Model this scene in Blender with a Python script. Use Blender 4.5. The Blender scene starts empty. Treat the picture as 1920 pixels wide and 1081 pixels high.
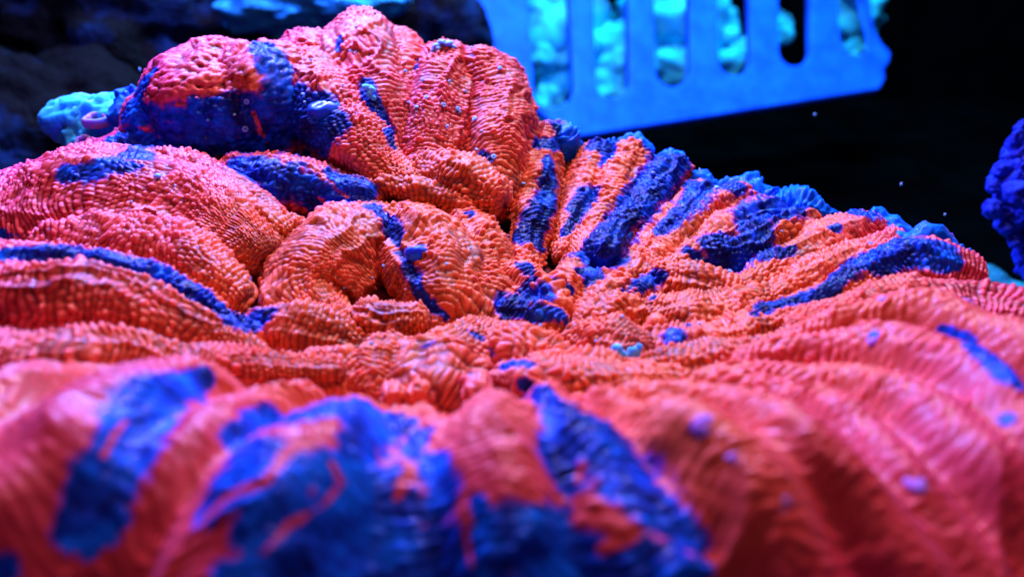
import bpy, math, random
import numpy as np
from mathutils import Vector
from mathutils.bvhtree import BVHTree

R = math.radians
scene = bpy.context.scene
COL = scene.collection

# ------------------------------------------------------------------ camera
PITCH = R(30.0)
CAM = np.array([0.0, 0.0, 4.8])
FPX = 1600.0                       # focal length in pixels of a 1920 px wide picture
FWD = np.array([0.0, math.cos(PITCH), -math.sin(PITCH)])
UPV = np.array([0.0, math.sin(PITCH), math.cos(PITCH)])
cam = bpy.data.cameras.new('camera')
cam_ob = bpy.data.objects.new('camera', cam)
COL.objects.link(cam_ob)
cam_ob.location = CAM
cam_ob.rotation_euler = (R(90) - PITCH, 0, 0)
cam.sensor_width = 36.0
cam.lens = 36.0 * FPX / 1920.0
cam.clip_start = 0.05
cam.clip_end = 300
cam.dof.use_dof = True
cam.dof.focus_distance = 10.6
APERTURE = 0.16
cam.dof.aperture_fstop = (cam.lens / 1000.0) / APERTURE
scene.camera = cam_ob

# ------------------------------------------------------------------ world, lamps, exposure
world = bpy.data.worlds.new('World')
scene.world = world
world.use_nodes = True
bg = world.node_tree.nodes['Background']
bg.inputs[0].default_value = (0.25, 0.2, 0.9, 1)
bg.inputs[1].default_value = 0.012

def area(name, loc, target, size, power, color):
    l = bpy.data.lights.new(name, 'AREA')
    l.shape = 'RECTANGLE'
    l.size, l.size_y = size
    l.energy = power
    l.color = color
    o = bpy.data.objects.new(name, l)
    COL.objects.link(o)
    o.location = loc
    d = Vector(target) - Vector(loc)
    o.rotation_euler = d.to_track_quat('-Z', 'Y').to_euler()
    return o
area('aquarium_lamp', (1.5, 18.5, 18.0), (0, 7.5, 0), (1.0, 0.7), 5500, (1.0, 0.56, 0.60))
area('aquarium_lamp_blue', (-5, 19, 10), (0, 9, 0), (8, 1.5), 14500, (0.18, 0.24, 1.0))
area('basket_front_fill', (6, 19, 14), (5, 27, 4.5), (5, 2), 2600, (0.08, 0.36, 1.0))  # added fill lamp, only there to light the basket's front
area('basket_top_fill', (6, 26.5, 19), (6, 32, 0), (8, 2), 16000, (0.04, 0.55, 1.0))  # added lamp above the basket, brightens the rubble behind its slots
area('foreground_fill', (1.5, 3.5, 14), (1.5, 4.5, 0), (2, 1.5), 480, (1.0, 0.55, 0.95))  # added fill lifting the near folds, no actual fixture

scene.view_settings.view_transform = 'Standard'
scene.view_settings.look = 'None'
scene.view_settings.exposure = 0.0
scene.view_settings.gamma = 1.0
scene.view_settings.use_curve_mapping = False

# ------------------------------------------------------------------ helpers
def P(u, v, d):
    """world point seen at photo pixel (u, v) at distance d along the view axis"""
    return CAM + d * FWD + np.array([(u - 960) / FPX * d, 0, 0]) - (v - 540.5) / FPX * d * UPV

def hash3(i, j, k, seed=0):
    n = (i * 73856093) ^ (j * 19349663) ^ (k * 83492791) ^ (seed * 2654435)
    n = (n ^ (n >> 13)) * 1274126177
    n &= 0x7fffffff
    n = (n ^ (n >> 16)) * 1103515245
    return ((n & 0xffffff) / float(0xffffff))

def vnoise(p, seed=0):
    """value noise, -1..1, p (...,3)"""
    f = np.floor(p).astype(np.int64)
    w = p - f
    w = w * w * w * (w * (w * 6 - 15) + 10)
    x, y, z = f[..., 0], f[..., 1], f[..., 2]
    wx, wy, wz = w[..., 0], w[..., 1], w[..., 2]
    r = 0
    for a in (0, 1):
        for b in (0, 1):
            for c in (0, 1):
                h = hash3(x + a, y + b, z + c, seed)
                r = r + h * (wx if a else 1 - wx) * (wy if b else 1 - wy) * (wz if c else 1 - wz)
    return r * 2 - 1

def fbm(p, octaves=3, seed=0):
    a, s, r = 1.0, 1.0, 0
    for o in range(octaves):
        r = r + a * vnoise(p * s + 17.3 * o, seed + o)
        a *= 0.5
        s *= 2.03
    return r

def cells(p, seed=0):
    """rounded cells: 1 in the middle of a bead, 0 between beads"""
    f = np.floor(p).astype(np.int64)
    w = p - f
    best = np.full(p.shape[:-1], 9.0)
    for a in (-1, 0, 1):
        for b in (-1, 0, 1):
            for c in (-1, 0, 1):
                i, j, k = f[..., 0] + a, f[..., 1] + b, f[..., 2] + c
                d = (a + 0.15 + 0.7 * hash3(i, j, k, seed) - w[..., 0]) ** 2
                d = d + (b + 0.15 + 0.7 * hash3(i, j, k, seed + 50) - w[..., 1]) ** 2
                d = d + (c + 0.15 + 0.7 * hash3(i, j, k, seed + 90) - w[..., 2]) ** 2
                np.minimum(best, d, out=best)
    return np.clip(1 - best / 0.62, 0, 1)

def smooth(x):
    x = np.clip(x, 0, 1)
    return x * x * (3 - 2 * x)

def grid_faces(nt, ns, wrap=True):
    i = np.arange(nt - 1)[:, None]
    j = np.arange(ns if wrap else ns - 1)[None, :]
    j2 = (j + 1) % ns if wrap else j + 1
    return np.stack([i * ns + j, i * ns + j2, (i + 1) * ns + j2, (i + 1) * ns + j], -1).reshape(-1, 4)

def mesh_np(name, verts, quads, mat, parent=None, attrs=None, shade=True):
    me = bpy.data.meshes.new(name)
    nv, nf = len(verts), len(quads)
    k = quads.shape[1]
    me.vertices.add(nv)
    me.vertices.foreach_set('co', np.ascontiguousarray(verts, dtype=np.float32).ravel())
    me.loops.add(nf * k)
    me.loops.foreach_set('vertex_index', np.ascontiguousarray(quads, dtype=np.int32).ravel())
    me.polygons.add(nf)
    me.polygons.foreach_set('loop_start', np.arange(0, nf * k, k, dtype=np.int32))
    me.polygons.foreach_set('loop_total', np.full(nf, k, dtype=np.int32))
    if shade:
        me.polygons.foreach_set('use_smooth', np.ones(nf, dtype=bool))
    me.update(calc_edges=True)
    if attrs:
        for an, av in attrs.items():
            a = me.attributes.new(an, 'FLOAT', 'POINT')
            a.data.foreach_set('value', np.ascontiguousarray(av, dtype=np.float32).ravel())
    me.materials.append(mat)
    o = bpy.data.objects.new(name, me)
    COL.objects.link(o)
    if parent is not None:
        o.parent = parent
    return o

def empty(name, loc=(0, 0, 0)):
    o = bpy.data.objects.new(name, None)
    COL.objects.link(o)
    o.location = loc
    return o

def tag(o, label=None, cat=None, group=None, kind=None):
    if label: o['label'] = label
    if cat: o['category'] = cat
    if group: o['group'] = group
    if kind: o['kind'] = kind
    return o

# ------------------------------------------------------------------ materials
class NT:
    def __init__(self, name):
        self.m = bpy.data.materials.new(name)
        self.m.use_nodes = True
        self.t = self.m.node_tree
        self.b = self.t.nodes['Principled BSDF']
    def n(self, typ, **kw):
        x = self.t.nodes.new(typ)
        for k, v in kw.items():
            if k == 'inp':
                for kk, vv in v.items():
                    if isinstance(vv, bpy.types.NodeSocket): self.t.links.new(vv, x.inputs[kk])
                    else: x.inputs[kk].default_value = vv
            else: setattr(x, k, v)
        return x
    def link(self, a, b): self.t.links.new(a, b)
    def ramp(self, fac, stops, interp='LINEAR'):
        r = self.n('ShaderNodeValToRGB')
        r.color_ramp.interpolation = interp
        els = r.color_ramp.elements
        while len(els) < len(stops): els.new(0.5)
        for e, (p, c) in zip(els, stops):
            e.position = p
            e.color = (*c, 1)
        self.link(fac, r.inputs[0])
        return r.outputs[0]
    def mix(self, fac, a, b, mode='MIX'):
        x = self.n('ShaderNodeMix', data_type='RGBA', blend_type=mode)
        for s, v in ((0, fac), (6, a), (7, b)):
            if isinstance(v, bpy.types.NodeSocket): self.link(v, x.inputs[s])
            elif isinstance(v, tuple): x.inputs[s].default_value = (*v, 1)
            else: x.inputs[s].default_value = v
        return x.outputs[2]
    def noise(self, scale, detail=3, rough=0.6):
        if not hasattr(self, 'tc'): self.tc = self.n('ShaderNodeTexCoord')
        x = self.n('ShaderNodeTexNoise')
        x.inputs['Scale'].default_value = scale
        x.inputs['Detail'].default_value = detail
        x.inputs['Roughness'].default_value = rough
        self.link(self.tc.outputs['Object'], x.inputs['Vector'])
        return x.outputs['Fac']
    def bump(self, h, strength, dist):
        x = self.n('ShaderNodeBump', inp={'Strength': strength, 'Distance': dist, 'Height': h})
        self.link(x.outputs[0], self.b.inputs['Normal'])

def coral_material():
    k = NT('coral_tissue')
    pig = k.n('ShaderNodeAttribute', attribute_name='pigment').outputs['Fac']
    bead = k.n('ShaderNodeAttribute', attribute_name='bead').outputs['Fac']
    n1 = k.n('ShaderNodeAttribute', attribute_name='hue').outputs['Fac']
    n2 = k.n('ShaderNodeMath', operation='ADD', inp={0: k.noise(2.6, 6, 0.7), 1: k.n('ShaderNodeMath', operation='MULTIPLY_ADD', inp={0: n1, 1: -0.22, 2: 0.11}).outputs[0]}).outputs[0]
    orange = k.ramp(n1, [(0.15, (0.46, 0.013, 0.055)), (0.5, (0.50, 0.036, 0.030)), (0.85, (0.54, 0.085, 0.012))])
    groove_shade = k.mix(smoothfac(k, bead, 0.0, 0.5), (0.11, 0.004, 0.006), orange)  # shade between the beads painted in: darker where bead height is low
    tip = k.mix(smoothfac(k, bead, 0.35, 0.95), groove_shade, k.ramp(n1, [(0.15, (0.74, 0.050, 0.15)), (0.85, (0.78, 0.120, 0.030))]))
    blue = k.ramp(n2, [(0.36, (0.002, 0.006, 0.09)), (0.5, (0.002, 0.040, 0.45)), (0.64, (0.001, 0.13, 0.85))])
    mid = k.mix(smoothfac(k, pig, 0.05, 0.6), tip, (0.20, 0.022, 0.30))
    c = k.mix(smoothfac(k, pig, 0.35, 0.85), mid, k.mix(smoothfac(k, bead, 0.1, 0.9), k.mix(0.45, blue, (0.002, 0.004, 0.06)), blue))  # the blue gets the same painted shade between beads
    k.link(c, k.b.inputs['Base Color'])
    k.b.inputs['Roughness'].default_value = 0.5
    s1 = k.n('ShaderNodeMath', operation='MULTIPLY', inp={0: pig, 1: -0.13})
    s2 = k.n('ShaderNodeMath', operation='ADD', inp={0: s1.outputs[0], 1: 0.20})
    k.link(s2.outputs[0], k.b.inputs['Specular IOR Level'])
    sw = k.n('ShaderNodeMath', operation='MULTIPLY', inp={0: pig, 1: -0.06})
    sa = k.n('ShaderNodeMath', operation='ADD', inp={0: sw.outputs[0], 1: 0.08})
    k.link(sa.outputs[0], k.b.inputs['Sheen Weight'])
    k.b.inputs['Sheen Roughness'].default_value = 0.45
    k.b.inputs['Sheen Tint'].default_value = (0.6, 0.2, 1.0, 1)
    k.b.inputs['Coat Weight'].default_value = 0.12
    k.b.inputs['Coat Roughness'].default_value = 0.22
    k.b.inputs['Coat Tint'].default_value = (1, 1, 1, 1)
    k.b.inputs['Subsurface Weight'].default_value = 0.22
    k.b.inputs['Subsurface Radius'].default_value = (0.05, 0.025, 0.02)
    k.b.inputs['Subsurface Scale'].default_value = 1.0
    k.bump(k.noise(38, 3), 0.35, 0.02)
    return k.m

def smoothfac(k, v, a, b):
    x = k.n('ShaderNodeMapRange', interpolation_type='SMOOTHSTEP')
    k.link(v, x.inputs['Value'])
    x.inputs['From Min'].default_value = a
    x.inputs['From Max'].default_value = b
    return x.outputs[0]

M_CORAL = coral_material()

# ------------------------------------------------------------------ the coral: folds
# every fold is a tube-like lobe of tissue along a spine; (u, v) seen in the photograph, d its distance, r its half width
#   options: flat = height / width of the section, row = spacing of bead rows, bead = bead width, amp = bead height, lump = unevenness
FOLDS = []
def drape(d):
    return d if d > 6.2 else 6.2 - (6.2 - d) * 0.45
def fold(pts, flat=1.0, row=0.070, bead=0.077, amp=0.048, lump=0.11, along=0, seed=None, k=None, cell=0, px=2.35):
    if px > 3: pts = [(u, v, drape(d) + (0.0012 if pts[0][0] < 1300 else 0.0003) * max(0, v - 930), r) for u, v, d, r in pts]
    FOLDS.append(dict(pts=pts, flat=flat, row=row, bead=bead, amp=amp, lump=lump, along=along, px=px, k=k, cell=cell,
                      seed=len(FOLDS) * 7 + 3 if seed is None else seed))

# back lobes
fold([(684,112,12.9,84),(690,135,12.6,90),(712,205,12.2,80),(735,280,11.9,66),(760,335,11.7,48)], lump=.06)
fold([(735,118,12.8,62),(750,160,12.5,60),(765,220,12.2,50)], lump=.06)
fold([(572,108,12.9,52),(600,125,12.7,56),(640,155,12.6,48)])
fold([(838,146,12.6,66),(828,190,12.3,72),(815,260,11.9,68),(800,330,11.5,48),(790,370,11.1,24)], lump=.06)
fold([(915,160,12.6,66),(930,215,12.3,66),(930,290,11.9,66),(925,360,11.5,48),(915,390,11.3,30)])
fold([(420,190,12.3,110),(400,205,12.2,118),(350,215,12.1,108),(300,240,12.1,70)], cell=1)
fold([(510,190,12.3,100),(480,200,12.1,110),(450,215,12.0,90)], cell=1)
fold([(560,165,12.3,78),(610,200,12.0,82),(655,260,11.7,76),(705,320,11.4,60),(770,350,11.2,34)])
fold([(800,330,11.4,44),(860,345,11.2,50),(915,370,11.0,40)])
fold([(720,350,11.0,20),(790,360,10.95,24),(860,380,10.9,20),(900,400,10.9,12)], row=0.06)
fold([(300,285,12.0,36),(250,280,11.9,40),(190,305,11.7,42),(140,330,11.5,36)])
fold([(450,325,11.3,40),(520,345,11.2,52),(600,360,11.1,46),(690,372,11.0,34)])
# long fold on the left
fold([(-120,500,10.7,150),(40,450,10.7,140),(180,410,10.7,130),(300,405,10.6,112),(400,425,10.4,88),(470,465,10.1,60)], k=.3, flat=.9)
fold([(190,345,11.2,58),(270,345,11.1,62),(360,365,10.95,66),(450,400,10.7,58),(530,440,10.4,40)], k=.3)
fold([(120,480,10.1,60),(230,480,10.0,72),(330,495,9.85,66),(400,530,9.6,48),(440,560,9.5,30)], k=.3)
fold([(420,520,9.9,22),(460,545,9.6,20),(450,575,9.4,14)], amp=.01)
fold([(-60,500,9.0,34),(60,495,9.0,34),(150,500,9.0,34),(250,520,9.0,34),(340,555,9.0,32),(420,605,9.0,28),(470,625,9.0,20)])
fold([(-60,590,8.3,80),(80,580,8.3,82),(200,580,8.4,78),(320,610,8.5,60),(420,650,8.6,45),(500,690,8.5,30)])
fold([(-60,700,7.4,70),(100,690,7.5,66),(240,680,7.8,55),(380,690,8.0,42),(520,700,8.2,34),(620,700,8.3,30)])
# mound in the middle
fold([(700,455,10.9,72),(650,480,10.5,92),(600,530,10.1,104),(580,580,9.7,84),(620,610,9.4,50)])
fold([(770,450,10.9,72),(800,490,10.5,96),(830,540,10.1,96),(840,590,9.7,70),(830,620,9.5,40)])
fold([(870,440,10.9,50),(900,490,10.5,58),(910,545,10.1,55),(900,600,9.7,36)])
fold([(490,610,9.3,34),(560,620,9.2,46),(640,640,9.2,42),(680,650,9.2,30)])
fold([(690,590,9.4,30),(730,605,9.3,34),(780,600,9.3,28)])
# centre
fold([(900,625,9.3,26),(870,660,9.0,54),(845,700,8.8,84),(825,745,8.5,84)], row=0.13, bead=0.075, k=.25)
fold([(735,665,8.9,40),(730,700,8.7,62),(715,735,8.5,48)], k=.25)
fold([(900,645,9.2,30),(970,665,9.0,54),(1030,685,8.9,48),(1070,690,8.8,30)], k=.25)
fold([(600,680,8.7,30),(640,695,8.6,40),(700,730,8.4,32)])
fold([(1090,640,9.2,36),(1140,655,9.0,56),(1190,665,8.9,48),(1220,680,8.8,30)])
fold([(960,720,8.4,40),(1010,735,8.2,56),(1080,745,8.1,56),(1180,740,8.0,44),(1260,725,8.1,34)], k=.3)
fold([(1250,690,8.5,30),(1330,690,8.4,52),(1420,680,8.4,44),(1500,650,8.6,30)], k=.3)
fold([(1010,690,8.6,30),(1060,710,8.4,40),(1140,710,8.3,40),(1220,700,8.4,36)])
fold([(1180,590,9.6,36),(1150,600,9.5,44),(1110,610,9.4,36)])
fold([(940,520,10.3,30),(990,545,10.0,40),(1030,580,9.7,42),(1050,600,9.6,30)])
fold([(960,590,9.6,32),(1000,600,9.5,36),(1040,610,9.4,26)])
fold([(1240,590,9.6,40),(1310,600,9.5,56),(1370,590,9.6,46),(1420,570,9.7,34)])
fold([(1230,650,9.0,40),(1310,660,8.9,50),(1400,640,9.0,48),(1480,610,9.2,40)])
# fingers on the right rim
fold([(1025,260,12.4,32),(1012,330,11.9,36),(1000,400,11.3,38),(990,460,10.8,34),(990,500,10.4,20)])
fold([(1065,290,12.9,27),(1050,360,12.3,22),(1040,420,11.8,16)])
fold([(1120,305,12.4,38),(1095,370,11.8,36),(1070,430,11.2,29),(1055,480,10.7,16)])
fold([(1185,305,12.3,38),(1150,370,11.7,38),(1120,430,11.2,32),(1095,480,10.7,22)])
fold([(1260,325,12.1,36),(1210,380,11.6,36),(1160,440,11.0,34),(1130,480,10.6,38)])
fold([(1310,375,11.8,38),(1260,430,11.2,40),(1210,485,10.7,32),(1180,520,10.3,22)])
fold([(1380,380,11.7,36),(1320,420,11.3,41),(1260,470,10.8,36),(1210,520,10.3,23)])
fold([(1440,410,11.6,40),(1380,440,11.1,41),(1310,480,10.6,36),(1240,520,10.2,23)])
fold([(1500,430,11.4,43),(1430,460,10.9,41),(1370,490,10.6,43),(1330,480,10.5,32)])
fold([(1610,450,11.0,52),(1530,480,10.7,50),(1450,520,10.3,43),(1390,550,9.9,27)])
fold([(1680,490,10.6,54),(1580,510,10.3,45),(1480,550,9.9,38),(1400,590,9.5,25)])
fold([(1240,520,10.2,27),(1290,530,10.1,47),(1350,545,9.9,36),(1400,560,9.8,18)])
fold([(1190,500,10.6,23),(1160,540,10.2,31),(1130,570,9.9,31),(1100,590,9.7,23)])
fold([(1080,500,10.5,23),(1065,540,10.1,31),(1050,575,9.8,27)])
fold([(1130,530,10.3,25),(1110,560,10.0,29),(1085,600,9.7,23)])
fold([(1220,540,10.1,27),(1190,570,9.9,32),(1170,610,9.5,31)])
for u, v, d, r in [(1045,606,9.5,15),(1118,572,9.75,15),(1100,622,9.3,20),(1162,596,9.5,14),(1075,590,9.6,13),(1230,612,9.2,14),(1040,688,8.6,24),
                   (900,738,8.0,24),(785,735,8.05,26),(740,745,8.0,20),(1130,700,8.5,20),(1200,640,9.0,18),(968,610,9.5,14),(1010,583,9.55,16),(1036,556,9.8,22),
                   (985,520,10.1,20),(1000,545,9.9,18),(955,565,9.85,18),(975,590,9.6,20),(1050,580,9.6,18),(1250,665,8.8,20),(690,600,9.3,16),(846,262,11.7,16),
                   (660,690,8.6,22),(590,685,8.7,24),(520,620,9.1,18),(1345,640,8.9,20),(820,635,9.2,16)]:
    fold([(u, v - r * .5, d + .08, r * .8), (u, v + r * .2, d - .05, r)], amp=0.026, lump=.2, cell=1)
# blue crest and the draped folds on the right
fold([(1800,520,9.9,44),(1720,500,10.0,52),(1640,515,10.0,42),(1560,560,9.6,34),(1480,590,9.3,30),(1410,600,9.1,20)], lump=.05)
fold([(1990,680,8.8,78),(1900,622,9.0,76),(1800,582,9.2,54),(1700,570,9.2,44),(1600,590,9.0,36),(1500,620,8.8,30)])
fold([(2050,880,7.0,90),(1950,745,7.4,86),(1840,665,7.9,66),(1730,620,8.3,56),(1620,625,8.4,44),(1500,650,8.4,36)], px=4, lump=.12, flat=1.35)
fold([(2020,1080,5.6,110),(1930,900,6.2,90),(1840,790,6.8,74),(1740,720,7.3,60),(1640,680,7.7,50),(1520,670,8.0,40),(1420,680,8.1,32)], px=4, lump=.12, flat=1.35)
fold([(1960,1200,4.9,90),(1870,1010,5.6,76),(1790,880,6.2,66),(1700,800,6.8,60),(1590,750,7.3,50),(1480,730,7.6,42),(1380,725,7.8,34)], px=4, lump=.12, flat=1.35)
fold([(1860,1250,4.6,90),(1760,1030,5.3,70),(1690,920,5.8,60),(1620,840,6.4,56),(1520,780,7.0,46),(1420,750,7.4,38),(1330,730,7.7,30)], px=4, lump=.12, flat=1.35)
fold([(1760,1250,4.5,90),(1640,1060,5.0,80),(1560,950,5.5,74),(1470,860,6.1,66),(1370,800,6.7,54),(1270,770,7.1,40),(1190,750,7.5,30)], px=4, lump=.12, flat=1.35)
fold([(1540,1250,4.4,110),(1440,1060,4.9,105),(1370,950,5.4,95),(1290,870,5.9,80),(1210,810,6.5,56),(1130,770,7.1,36)], px=4, lump=.12, flat=1.35)
# draped folds in the foreground
fold([(1250,1250,4.2,130),(1205,1080,4.7,120),(1150,960,5.3,102),(1095,870,6.0,80),(1050,800,6.7,54),(1020,750,7.3,30)], px=4, lump=.16, flat=1.1)
fold([(960,1250,4.2,130),(950,1080,4.7,120),(945,960,5.3,104),(935,870,6.0,86),(930,805,6.75,60),(905,765,7.5,24)], px=4, lump=.16, flat=1.1)
fold([(830,1250,4.3,70),(835,1080,4.8,60),(835,970,5.4,44),(830,890,6.0,34),(810,820,6.6,26),(790,770,7.2,20)], px=4, lump=.2)
fold([(740,1250,4.1,90),(750,1080,4.6,80),(765,970,5.2,60),(760,890,5.9,40),(750,820,6.6,28),(745,770,7.2,20)], px=4, lump=.16)
fold([(420,1250,4.0,190),(490,1070,4.5,165),(550,950,5.1,130),(600,870,5.7,98),(645,805,6.4,62),(690,765,7.1,34)], px=4, lump=.14)
fold([(150,1250,4.4,120),(230,1060,4.9,104),(305,940,5.5,86),(380,850,6.1,66),(470,780,6.7,46),(560,745,7.3,30)], px=4, lump=.16)
fold([(-200,1250,4.4,200),(-30,1060,4.9,190),(80,930,5.5,160),(185,835,6.0,122),(300,765,6.7,76),(420,725,7.3,40)], px=4, lump=.12)
fold([(-300,1050,5.0,160),(-120,900,5.8,130),(20,800,6.6,90),(160,745,7.2,56),(300,715,7.6,34)], px=4, lump=.1)

def spine(f, spacing):
    """Catmull-Rom through the control points with rounded ends; returns centres, radii, arc length"""
    c = np.array([P(u, v, d) for u, v, d, r in f['pts']])
    r = np.array([r * d / FPX for u, v, d, r in f['pts']])
    q = np.column_stack([c, r])
    q = np.vstack([2 * q[0] - q[1], q, 2 * q[-1] - q[-2]])
    out = []
    for i in range(1, len(q) - 2):
        t = np.linspace(0, 1, 40, endpoint=False)[:, None]
        p0, p1, p2, p3 = q[i - 1], q[i], q[i + 1], q[i + 2]
        out.append(0.5 * (2 * p1 + (p2 - p0) * t + (2 * p0 - 5 * p1 + 4 * p2 - p3) * t ** 2 + (3 * p1 - p0 - 3 * p2 + p3) * t ** 3))
    out.append(q[-2][None])
    q = np.vstack(out)
    c, r = q[:, :3], np.maximum(q[:, 3], 0.02)
    # caps
    def cap(c0, dirn, r0):
        a = np.linspace(0, 1, 25)[1:]
        return c0 + dirn * r0 * np.sin(a * math.pi / 2)[:, None], r0 * np.cos(a * math.pi / 2)
    d0 = c[0] - c[2]; d0 /= np.linalg.norm(d0)
    d1 = c[-1] - c[-3]; d1 /= np.linalg.norm(d1)
    ca, ra = cap(c[0], d0, r[0])
    cb, rb = cap(c[-1], d1, r[-1])
    c = np.vstack([ca[::-1], c, cb]); r = np.concatenate([ra[::-1], r, rb])
    # walk along the profile so that caps are sampled as well as flanks
    seg = np.sqrt((np.diff(c, axis=0) ** 2).sum(1) + np.diff(r) ** 2)
    L = np.concatenate([[0], np.cumsum(seg)])
    n = max(6, int(L[-1] / spacing))
    s = np.linspace(0, L[-1], n)
    c = np.column_stack([np.interp(s, L, c[:, i]) for i in range(3)])
    r = np.interp(s, L, r)
    return c, r, s

def fillet(f, p, nrm):
    """swell the tissue where two folds meet; also says how deep each point lies inside its neighbours"""
    sh = p.shape[:2]
    q = p.reshape(-1, 3)
    lo, hi = q.min(0) - 0.5, q.max(0) + 0.5
    dep = np.full(len(q), 9.0, dtype=np.float32)
    for g in FOLDS:
        if g is f or g['px'] > 3: continue
        if 'smp' not in g:
            c, r, _ = spine(g, 0.05)
            m = r > 0.35 * r.max()
            g['smp'] = (c[m][::2].astype(np.float32), r[m][::2].astype(np.float32))
        c, r = g['smp']
        m = np.all((c > lo - r[:, None]) & (c < hi + r[:, None]), axis=1)
        if not m.any(): continue
        c, r = c[m], r[m]
        near = np.where(np.all((q > (c - r[:, None]).min(0) - 0.4) & (q < (c + r[:, None]).max(0) + 0.4), axis=1))[0]
        for a in range(0, len(near), 40000):
            ii = near[a:a + 40000]
            qq = q[ii].astype(np.float32)
            d2 = (qq ** 2).sum(1)[:, None] + (c ** 2).sum(1)[None] - 2 * qq @ c.T
            dd = (np.sqrt(np.maximum(d2, 0)) - r[None]).min(1)
            dep[ii] = np.minimum(dep[ii], dd)
    k = f.get('k') or (0.04 if f['px'] < 3 else 0.12)
    h = np.maximum(k - np.abs(dep), 0) / k
    return p + nrm * (0.25 * k * h ** 2).reshape(sh)[..., None], dep

def fold_points(f, spacing, detail=True):
    c, r, s = spine(f, spacing)
    T = np.gradient(c, axis=0)
    for _ in range(3):
        T[1:-1] = (T[:-2] + T[1:-1] + T[2:]) / 3
    T /= np.linalg.norm(T, axis=1)[:, None] + 1e-9
    up = np.array([0, -0.35, 1.0])
    N = up - (T @ up)[:, None] * T
    N /= np.linalg.norm(N, axis=1)[:, None]
    B = np.cross(T, N)
    rm = r.max()
    ns = max(10, int(2 * math.pi * rm / spacing))
    # finer on the upper side of the lobe than underneath
    xx = np.linspace(0, 2 * math.pi, 721)
    den = np.where(np.abs(np.angle(np.exp(1j * (xx - math.pi / 2)))) < R(115), 1.0, 0.12)
    cum = np.concatenate([[0], np.cumsum((den[1:] + den[:-1]) / 2)]); cum /= cum[-1]
    th = np.interp(np.linspace(0, 1, int(ns * 0.70), endpoint=False), cum, xx)
    ns = len(th)
    ct, st = np.cos(th)[None, :, None], np.sin(th)[None, :, None]
    rad = ct * B[:, None] + f['flat'] * st * N[:, None]
    p = c[:, None] + r[:, None, None] * rad
    f['under'] = np.broadcast_to((np.sin(th) < -0.80)[None], (len(c), ns))
    sd = f['seed']
    nrm = rad / np.linalg.norm(rad, axis=2)[..., None]
    lowf = fbm(p * (0.55 / max(rm, 0.2)) + sd, 2, sd)
    midf = fbm(p * 2.6 + sd, 2, sd + 5)
    env = (r / rm)[:, None] ** 0.7
    # folds of skin running along the lobe
    wr = np.stack([np.broadcast_to((np.cos(th) * 2.1)[None], p.shape[:2]) + 0.5 * midf, np.broadcast_to((np.sin(th) * 2.1)[None], p.shape[:2]), np.broadcast_to((s * 0.55)[:, None], p.shape[:2])], -1)
    big = f['px'] > 3
    ridge = 1 - np.abs(vnoise(wr * (0.75 if big else 1.1) + sd, sd + 31)) * 1.6
    ridge2 = 1 - np.abs(vnoise(wr * 3.4 + sd, sd + 32)) * 1.6
    p = p + nrm * (env * ((0.06 if big else 0.07) * rm ** 0.5 * (ridge - .5) + (0.006 if big else 0.008) * ridge2))[..., None]
    p = p + nrm * (f['lump'] * env * (lowf * rm * 0.9 + midf * 0.42))[..., None]
    if not detail:
        return p, None
    p, f['dep'] = fillet(f, p, nrm)
    # rows of fleshy beads
    sL = np.broadcast_to(s[:, None], p.shape[:2])
    thL = np.broadcast_to((th / (2 * math.pi))[None], p.shape[:2])
    nb = max(4, int(round(2 * math.pi * rm * 0.85 / f['bead'])))
    wq = np.stack([p[..., 0], p[..., 1], p[..., 2]], -1)
    w1 = vnoise(wq * 1.3 + sd, sd + 11); w2 = vnoise(wq * 4.5 + sd, sd + 12); w3 = vnoise(wq * 3.1 - sd, sd + 13)
    tt = sL / f['row'] + 2.7 * w1 + 0.8 * w2 + 0.16 * vnoise(wq * 11.0, sd + 14)
    # rows wander round the lobe
    k = np.floor(tt); ft = tt - k
    ki = k.astype(np.int64)
    ss = thL * nb + (ki % 2) * 0.5 + hash3(ki, ki * 3 + 1, ki * 0, sd) * 0.5 + 0.9 * w3 + 0.3 * w2
    m = np.floor(ss); fs = ss - m
    mi = m.astype(np.int64)
    rnd = hash3(ki, mi, mi * 0 + 7, sd + 2)
    rnd2 = hash3(ki, mi, mi * 0 + 9, sd + 3)
    rowb = np.sin(math.pi * ft ** 0.8) ** 0.9
    beadb = np.sin(math.pi * fs) ** 0.8
    sep = np.clip(0.55 + 0.55 * vnoise(wq * 1.7 + 9, sd + 51), 0.15, 0.9)
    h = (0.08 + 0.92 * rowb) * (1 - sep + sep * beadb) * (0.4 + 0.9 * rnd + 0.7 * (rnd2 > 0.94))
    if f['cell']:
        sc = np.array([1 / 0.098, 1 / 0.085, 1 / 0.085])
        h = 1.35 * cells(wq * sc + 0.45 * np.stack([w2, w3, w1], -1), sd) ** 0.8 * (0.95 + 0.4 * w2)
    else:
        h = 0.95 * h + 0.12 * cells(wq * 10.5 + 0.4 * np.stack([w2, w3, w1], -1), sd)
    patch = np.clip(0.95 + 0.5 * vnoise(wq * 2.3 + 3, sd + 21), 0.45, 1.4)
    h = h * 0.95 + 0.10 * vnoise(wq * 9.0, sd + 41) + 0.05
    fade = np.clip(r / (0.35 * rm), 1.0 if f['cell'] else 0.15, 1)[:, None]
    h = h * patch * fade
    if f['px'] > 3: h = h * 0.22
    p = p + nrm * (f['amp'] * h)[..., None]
    return p, h

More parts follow.
